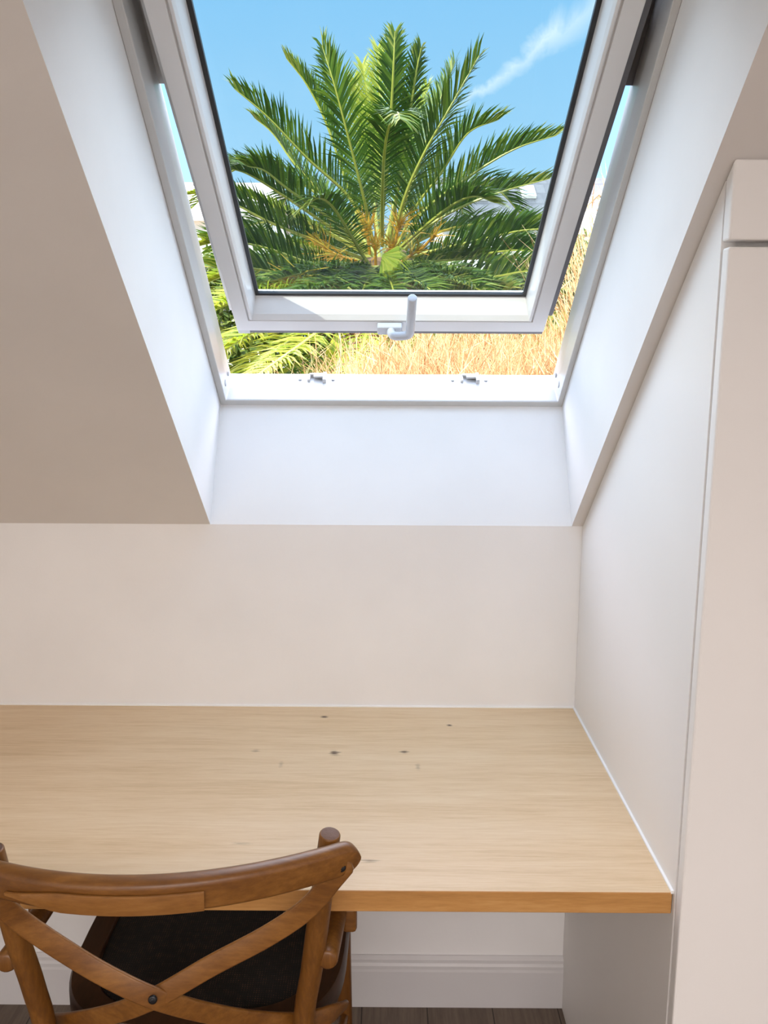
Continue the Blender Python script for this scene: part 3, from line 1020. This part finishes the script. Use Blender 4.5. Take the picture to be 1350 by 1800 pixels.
# the crown, traced frond by frond and set at its own depth
FR = [
    # long arching frond to the upper left, and the one just below it
    dict(P=[(652, 420, 8.9), (612, 345, 8.75), (540, 278, 8.5), (470, 205, 8.3), (411, 155, 8.2)], L=.40, vang=.9, tint=.32),
    dict(P=[(645, 430, 9.0), (590, 365, 9.2), (520, 290, 9.4), (480, 235, 9.6), (447, 207, 9.7)], L=.34, vang=.8, tint=.35, tiplight=.6),
    dict(P=[(645, 425, 9.2), (612, 330, 9.3), (575, 220, 9.3), (540, 150, 9.3), (503, 102, 9.3)], L=.34, vang=.9, tint=.35),
    # broad fronds showing their whole width
    dict(P=[(655, 425, 8.7), (640, 350, 8.35), (612, 240, 8.05), (588, 150, 7.9), (566, 80, 7.9)], L=.38, vang=.25, tint=.34, n=92),
    dict(P=[(668, 420, 8.8), (680, 300, 8.4), (688, 190, 8.2), (692, 110, 8.1), (694, 56, 8.1)], L=.29, vang=.25, tint=.30, n=92),
    dict(P=[(685, 425, 8.9), (703, 310, 8.6), (718, 215, 8.4), (731, 130, 8.3), (740, 84, 8.3)], L=.27, vang=.3, tint=.34, n=88),
    dict(P=[(690, 425, 8.6), (712, 345, 8.3), (745, 270, 8.1), (790, 190, 8.0), (842, 98, 8.0)], L=.46, vang=.42, tint=.34, n=92),
    # young yellow fronds behind the middle
    dict(P=[(668, 425, 9.5), (660, 300, 9.9), (650, 200, 10.1), (637, 112, 10.3)], L=.36, vang=.35, young=1, tint=.6),
    dict(P=[(668, 425, 9.5), (668, 280, 9.9), (668, 170, 10.1), (664, 82, 10.3)], L=.36, vang=.35, young=1, tint=.6),
    dict(P=[(665, 425, 9.6), (645, 300, 10.0), (632, 210, 10.2), (622, 138, 10.3)], L=.32, vang=.35, young=1, tint=.75),
    dict(P=[(678, 425, 9.4), (705, 310, 9.8), (730, 220, 10.0), (751, 148, 10.2)], L=.30, vang=.4, young=1, tint=.4),
    dict(P=[(690, 425, 9.4), (730, 310, 9.6), (765, 200, 9.7), (800, 108, 9.8)], L=.38, vang=.5, tint=.36),
    # right side
    dict(P=[(700, 430, 9.1), (732, 362, 9.0), (775, 305, 8.9), (822, 235, 8.8), (877, 210, 8.8)], L=.40, vang=.85, tint=.36),
    dict(P=[(705, 440, 8.9), (745, 372, 8.7), (828, 308, 8.5), (905, 262, 8.4), (978, 238, 8.4)], L=.38, vang=.85, tint=.42),
    dict(P=[(700, 448, 8.8), (752, 398, 8.7), (815, 362, 8.6), (885, 336, 8.5), (966, 314, 8.5)], L=.36, vang=.85, tint=.42),
    dict(P=[(698, 440, 8.5), (742, 402, 8.2), (795, 360, 7.9), (835, 345, 7.7), (868, 356, 7.6)], L=.36, vang=.5, tint=.30, tiplight=.5),
    # front: short dark frond curling at its tip, and the drooping one at left
    dict(P=[(672, 432, 8.5), (672, 345, 7.9), (676, 265, 7.5), (686, 215, 7.25), (698, 198, 6.9), (703, 208, 6.75)], L=.38, vang=.15, tint=.18, n=88, tiplight=.9),
    dict(P=[(652, 470, 8.5), (632, 440, 8.1), (606, 395, 7.7), (582, 360, 7.4), (560, 348, 7.2), (541, 360, 7.1)], L=.36, vang=.2, tint=.2, tiplight=.9),
    # left side, low
    dict(P=[(648, 445, 8.8), (570, 392, 8.6), (500, 345, 8.4), (440, 308, 8.2), (404, 296, 8.1)], L=.38, vang=.85, tint=.26),
    dict(P=[(648, 440, 8.7), (575, 380, 8.4), (510, 335, 8.1), (465, 300, 7.9), (434, 292, 7.8)], L=.36, vang=.8, tint=.3, tiplight=.5),
    dict(P=[(640, 455, 8.8), (560, 425, 8.5), (480, 393, 8.2), (415, 360, 8.0), (385, 352, 7.9)], L=.42, vang=1.05, tint=.30),
    dict(P=[(640, 470, 8.7), (550, 463, 8.2), (480, 440, 7.9), (425, 427, 7.7), (370, 425, 7.6)], L=.42, vang=1.1, tint=.30),
    dict(P=[(640, 480, 8.6), (560, 492, 8.1), (490, 480, 7.7), (430, 470, 7.5), (380, 472, 7.4)], L=.40, vang=1.0, tint=.38),
    # right side, low
    dict(P=[(705, 455, 8.8), (780, 437, 8.5), (860, 418, 8.3), (920, 405, 8.1), (985, 402, 8.0)], L=.40, vang=1.1, tint=.36),
    dict(P=[(705, 462, 8.7), (780, 455, 8.3), (850, 446, 8.0), (905, 440, 7.8), (960, 445, 7.7)], L=.36, vang=1.0, tint=.22),
    dict(P=[(705, 470, 8.6), (780, 490, 8.1), (850, 490, 7.7), (915, 478, 7.4), (975, 475, 7.2)], L=.42, vang=1.1, tint=.55),
    dict(P=[(700, 475, 8.5), (760, 505, 8.0), (830, 515, 7.5), (890, 512, 7.2)], L=.40, vang=1.0, tint=.55),
    # skirt of fronds reaching towards the window, seen under the sash and beside it
    dict(P=[(655, 490, 8.3), (610, 535, 7.4), (555, 585, 6.5), (500, 625, 5.8), (440, 668, 5.3)], L=.34, vang=.25, tint=.72, young=1, start=.1),
    dict(P=[(665, 490, 8.2), (655, 545, 7.4), (640, 600, 6.7), (622, 640, 6.2), (600, 690, 5.9)], L=.32, vang=.2, tint=.6, young=1, start=.1),
    dict(P=[(640, 490, 8.4), (560, 520, 7.5), (490, 560, 6.6), (430, 592, 6.2), (385, 625, 6.0)], L=.36, vang=.4, tint=.6, young=1, start=.1),
    dict(P=[(640, 485, 8.4), (540, 500, 7.7), (450, 522, 7.0), (400, 535, 6.7), (368, 552, 6.5)], L=.38, vang=.6, tint=.6, young=1),
    dict(P=[(630, 500, 8.2), (560, 560, 7.3), (500, 605, 6.6), (450, 640, 6.2), (405, 690, 5.9)], L=.34, vang=.3, tint=.8, young=1, start=.1),
    dict(P=[(630, 500, 8.3), (530, 550, 7.5), (455, 585, 6.9), (405, 605, 6.5), (375, 640, 6.3)], L=.32, vang=.35, tint=.75, young=1, start=.1),
    dict(P=[(640, 500, 8.3), (590, 570, 7.5), (540, 630, 6.9), (500, 680, 6.5)], L=.32, vang=.2, tint=.7, young=1, start=.1),
    dict(P=[(660, 495, 8.3), (600, 560, 7.5), (560, 615, 6.9), (535, 665, 6.5), (520, 700, 6.4)], L=.30, vang=.1, tint=.5, start=.1),
    dict(P=[(640, 475, 8.6), (520, 470, 8.0), (430, 474, 7.6), (395, 485, 7.4), (366, 496, 7.3)], L=.22, vang=.8, tint=.55, young=1),
    dict(P=[(640, 465, 8.7), (520, 430, 8.2), (430, 420, 7.9), (385, 424, 7.7), (352, 432, 7.6)], L=.20, vang=.9, tint=.5, young=1),
    dict(P=[(645, 445, 9.0), (540, 390, 8.8), (440, 346, 8.7), (380, 338, 8.6), (328, 342, 8.5)], L=.16, vang=.9, tint=.4, young=1),
    dict(P=[(690, 490, 8.3), (735, 530, 7.6), (770, 575, 7.0), (790, 640, 6.6)], L=.34, vang=.3, tint=.5),
    dict(P=[(680, 490, 8.2), (690, 540, 7.5), (712, 600, 7.0), (725, 660, 6.7)], L=.34, vang=.2, tint=.45),
    dict(P=[(700, 485, 8.3), (770, 515, 7.6), (850, 540, 7.0), (920, 580, 6.6)], L=.36, vang=.5, tint=.55),
]
for f in FR:
    k = {a: b for a, b in f.items() if a not in ('P', 'young')}
    if f.get('young'):
        k['mats'] = [M['palmyoung'], M['rachis']]
    fr_px(f['P'], **k)
# fronds low in front of the crown, hiding the trunk
for (x0_, y0_, x1_, y1_, Y_, tn) in ((560, 505, 500, 520, 6.9, .45), (600, 515, 560, 560, 6.9, .55), (640, 505, 625, 560, 7.0, .4), (690, 505, 700, 560, 7.0, .5),
                                     (740, 500, 790, 530, 6.9, .5), (800, 480, 880, 500, 7.2, .5), (820, 500, 900, 535, 6.8, .6), (530, 480, 450, 500, 7.2, .35),
                                     (720, 480, 760, 515, 7.4, .35), (600, 480, 560, 505, 7.5, .3), (650, 485, 660, 530, 7.4, .45), (860, 455, 940, 470, 7.6, .45)):
    fr_px([(668, 470, 8.5), ((668+x0_)/2, (462+y0_)/2, (8.5+Y_)/2+.25), (x0_, y0_, Y_+.4), (x1_, y1_, Y_)], L=.36, vang=.45, tint=tn, start=.2)
# fronds on the far side of the crown, low and spreading
for i in range(14):
    a = math.radians(10+160*i/13)
    el = [.25, .55, .05][i % 3]
    l = rng.uniform(1.7, 2.2)
    dv = Vector((math.cos(a), math.sin(a), 0))
    P = [CROWN+Vector((0, .1, -.05)), CROWN+dv*l*.35+Vector((0, 0, l*el*.6)), CROWN+dv*l*.7+Vector((0, 0, l*el*.8)), CROWN+dv*l+Vector((0, 0, l*el*.55-.15))]
    frond([tuple(p) for p in P], L=.38, vang=.6, tint=.3)
# dead hanging fronds under the crown
for i in range(6):
    a = math.radians(200+140*i/5)
    l = rng.uniform(.7, 1.0)
    dv = Vector((math.cos(a), math.sin(a)*.9, 0))
    P = [CROWN+Vector((0, 0, -.25))+dv*.15, CROWN+dv*l*.5+Vector((0, 0, -.35)), CROWN+dv*l*.8+Vector((0, 0, -.8)), CROWN+dv*l*.9+Vector((0, 0, -1.3))]
    frond([tuple(p) for p in P], L=.34, vang=.1, tint=.45, mats=[M['palmdry'], M['palmdry']], name='dry_frond', n=44)
# trunk with stubs of old leaf bases
m = MB()
base = Vector((CROWN.x, 9.0, gz(9.0)-.05))
q = [base.lerp(CROWN+Vector((0, 0, -.02)), i/12) for i in range(13)]
m.tube(q, [.30, .29, .28, .28, .27, .27, .27, .28, .30, .33, .34, .30, .20], 24, 0, 0.05)
for i in range(90):
    t = rng.uniform(.3, .98); a = rng.uniform(0, 2*math.pi)
    c = base.lerp(CROWN, t)+Vector((math.cos(a), math.sin(a), 0))*.27
    o = Vector((math.cos(a), math.sin(a), .9)).normalized()
    m.tube([c-o*.05, c+o*.06, c+o*.13], [.05, .04, .022], 6, 0, 0)
m.build('trunk', M['bark'], palm, smooth=True)
# orange fruit stalks: bunches of thin branching stems
def stalk(px, py, Y, n=46, l=.42, lean=(0, -.3, .9), name='fruit_stalk'):
    c = Vector(at(px, py, Y))
    m = MB()
    L0 = Vector(lean).normalized()
    st = c-L0*.25
    m.tube([st, c], [.016, .012], 6, 0, 0)
    for i in range(int(n*.6)):
        b = st.lerp(c, rng.uniform(.5, 1.0))
        d = (L0+Vector((rng.gauss(0, .55), rng.gauss(0, .45), rng.gauss(0, .4)))).normalized()
        ll = l*rng.uniform(.4, .85)
        p1 = b+d*ll*.5
        p2 = b+d*ll+Vector((rng.gauss(0, .04), 0, -.06*rng.random()))
        sd = d.cross(Vector((.3, -1, .2))).normalized()*.0042
        m.add([b-sd, b+sd, p1-sd, p1+sd, p2-sd*.6, p2+sd*.6], [(0, 1, 3, 2), (2, 3, 5, 4)], 0, rng.random())
    m.build(name, M['fruit'], palm, fixn=False, tint=True)
for a in ((645, 400, 8.45, 70, .42, (-.1, -.3, .9)), (703, 392, 8.45, 60, .42, (.25, -.3, .9)), (765, 412, 8.4, 40, .3, (.5, -.3, .5)),
          (560, 430, 8.4, 60, .4, (-.6, -.4, .3)), (590, 448, 8.3, 60, .4, (-.5, -.4, .1)), (515, 492, 7.6, 60, .4, (-.9, -.2, .05)),
          (660, 430, 8.35, 60, .36, (0, -.4, .5)), (690, 430, 8.35, 50, .34, (.1, -.4, .5)), (560, 500, 7.8, 40, .35, (-.8, -.2, .1)), (735, 440, 8.3, 40, .3, (.5, -.4, .3))):
    stalk(*a)
# small fan leaf in front of the crown
def fan(px, py, Y, rad, mat, ax=(0.35, -.75, -.45), n=26, spread=2.6, a0=-.4, name='fan_leaf'):
    c = Vector(at(px, py, Y))
    nrm = Vector((.1, -.9, .3)).normalized()
    A1 = Vector(ax).normalized(); A1 = (A1-nrm*A1.dot(nrm)).normalized()
    A2 = nrm.cross(A1)
    m = MB()
    for i in range(n):
        a = a0+spread*(i/(n-1)-.5)
        d = A1*math.cos(a)+A2*math.sin(a)
        l = rad*rng.uniform(.9, 1.08)
        sd = (A2*math.cos(a)-A1*math.sin(a))*rad*.034
        bend = nrm*rad*.22*rng.uniform(.4, 1.4)
        m.add([c-sd*.2, c+sd*.2, c+d*l*.6-sd+bend*.2, c+d*l*.6+sd+bend*.2, c+d*l-bend-Vector((0, 0, .05))], [(0, 1, 3, 2), (2, 3, 4)], 0, rng.uniform(.35, 1.0))
    m.build(name, mat, palm, fixn=False, tint=True)
fan(672, 448, 7.6, .27, M['palmyoung'], (0.75, -.1, -.6), 26, 2.2, .1)
fan(590, 585, 6.6, .24, M['palmyoung'], (.1, 0, -1), 18, 1.1, 0)

# ------------------------------------------------------------------ hedge behind the palm
def hedge(name, label, x0, x1, y, z1, n, seed, zvar=.25):
    rg = random.Random(seed)
    m = MB()
    for i in range(n):
        x = rg.uniform(x0, x1)
        zt_ = z1+zvar*math.sin(x*2.1+seed)+rg.uniform(-.15, .15)
        z = gz(y)+ (zt_-gz(y))*rg.random()**.6
        yy = y+rg.uniform(-.5, .5)
        c = Vector((x, yy, z))
        d = Vector((rg.gauss(0, 1), rg.gauss(0, 1), rg.gauss(.4, 1))).normalized()
        sd = d.orthogonal().normalized()
        l = rg.uniform(.10, .2)
        m.add([c, c+d*l*.5+sd*l*.22, c+d*l, c+d*l*.5-sd*l*.22], [(0, 1, 2, 3)], 0, rg.random())
    return tag(m.build(name, M['hedge'], fixn=False, tint=True), label, 'hedge')
hedge('hedge', 'pale green leafy hedge behind the palm on the left', -2.7, -0.3, 13.0, 3.15, 7000, 3)
hedge('hedge', 'dark green leafy hedge behind the palm on the right', 0.0, 3.0, 13.0, 2.95, 8000, 8)

# ------------------------------------------------------------------ grasses by the window
def grass(name, label, mat, spots, n, h, seed, wid=.0045, lean=.35, kind='stuff', cat='grass'):
    rg = random.Random(seed)
    m = MB()
    for i in range(n):
        cx, cy, sp, hs = spots[rg.randrange(len(spots))]
        x = cx+rg.gauss(0, sp); y = cy+rg.gauss(0, sp)
        z = gz(y)-.03
        a = rg.uniform(0, 2*math.pi)
        ln = abs(rg.gauss(0, lean))*(.5 if hs > 1.2 else 1)
        hh = h*hs*rg.uniform(.55, 1.08)
        d = Vector((math.cos(a), math.sin(a), 0))
        sd = Vector((math.cos(a+1.57), math.sin(a+1.57), 0))
        sd = sd.lerp(Vector((1, 0, 0)), .6).normalized()*wid*rg.uniform(.6, 1.2)
        pts = []
        for k in range(5):
            t = k/4
            pts.append(Vector((x, y, z))+Vector((0, 0, hh*(t-.25*ln*t**3)))+d*hh*ln*t**2*.9)
        vs = []
        for k, p in enumerate(pts):
            w_ = 1-.8*(k/4)**2
            vs += [p-sd*w_, p+sd*w_]
        m.add(vs, [(2*k, 2*k+1, 2*k+3, 2*k+2) for k in range(4)], 0, rg.random())
        # feathery side strands near the top
        for k in range(5):
            b = pts[3].lerp(pts[4], rg.random()) if rg.random() < .7 else pts[2].lerp(pts[3], rg.random())
            dv = (pts[4]-pts[2]).normalized()*.7+Vector((rg.gauss(0, .6), rg.gauss(0, .6), rg.gauss(.1, .4)))
            e_ = b+dv.normalized()*rg.uniform(.08, .24)
            s2 = sd*.55
            m.add([b-s2, b+s2, e_], [(0, 1, 2)], 0, rg.random())
    return tag(m.build(name, mat, fixn=False, tint=True), label, cat, None, kind)
sp = [(.25, 4.3, .22, .88), (.55, 4.6, .25, .90), (.80, 4.2, .20, .92), (1.27, 4.5, .08, 1.3), (1.42, 4.4, .14, 1.35), (.4, 5.2, .28, .85), (.9, 5.2, .28, .87), (1.55, 5.2, .14, 1.3), (0.15, 4.8, .2, .8), (.65, 3.9, .2, .86)]
grass('dry_grass', 'tall dry orange grass growing outside below the open sash', M['grass'], sp, 9000, 1.42, 11)
sp = [(.6, 6.2, .25, .82), (1.0, 6.3, .25, .9), (1.3, 6.2, .2, .92), (.15, 6.4, .2, .78)]
grass('green_grass', 'yellow green grass tufts between the palm and the dry grass', M['greengrass'], sp, 2200, 1.45, 12, .006, .3)
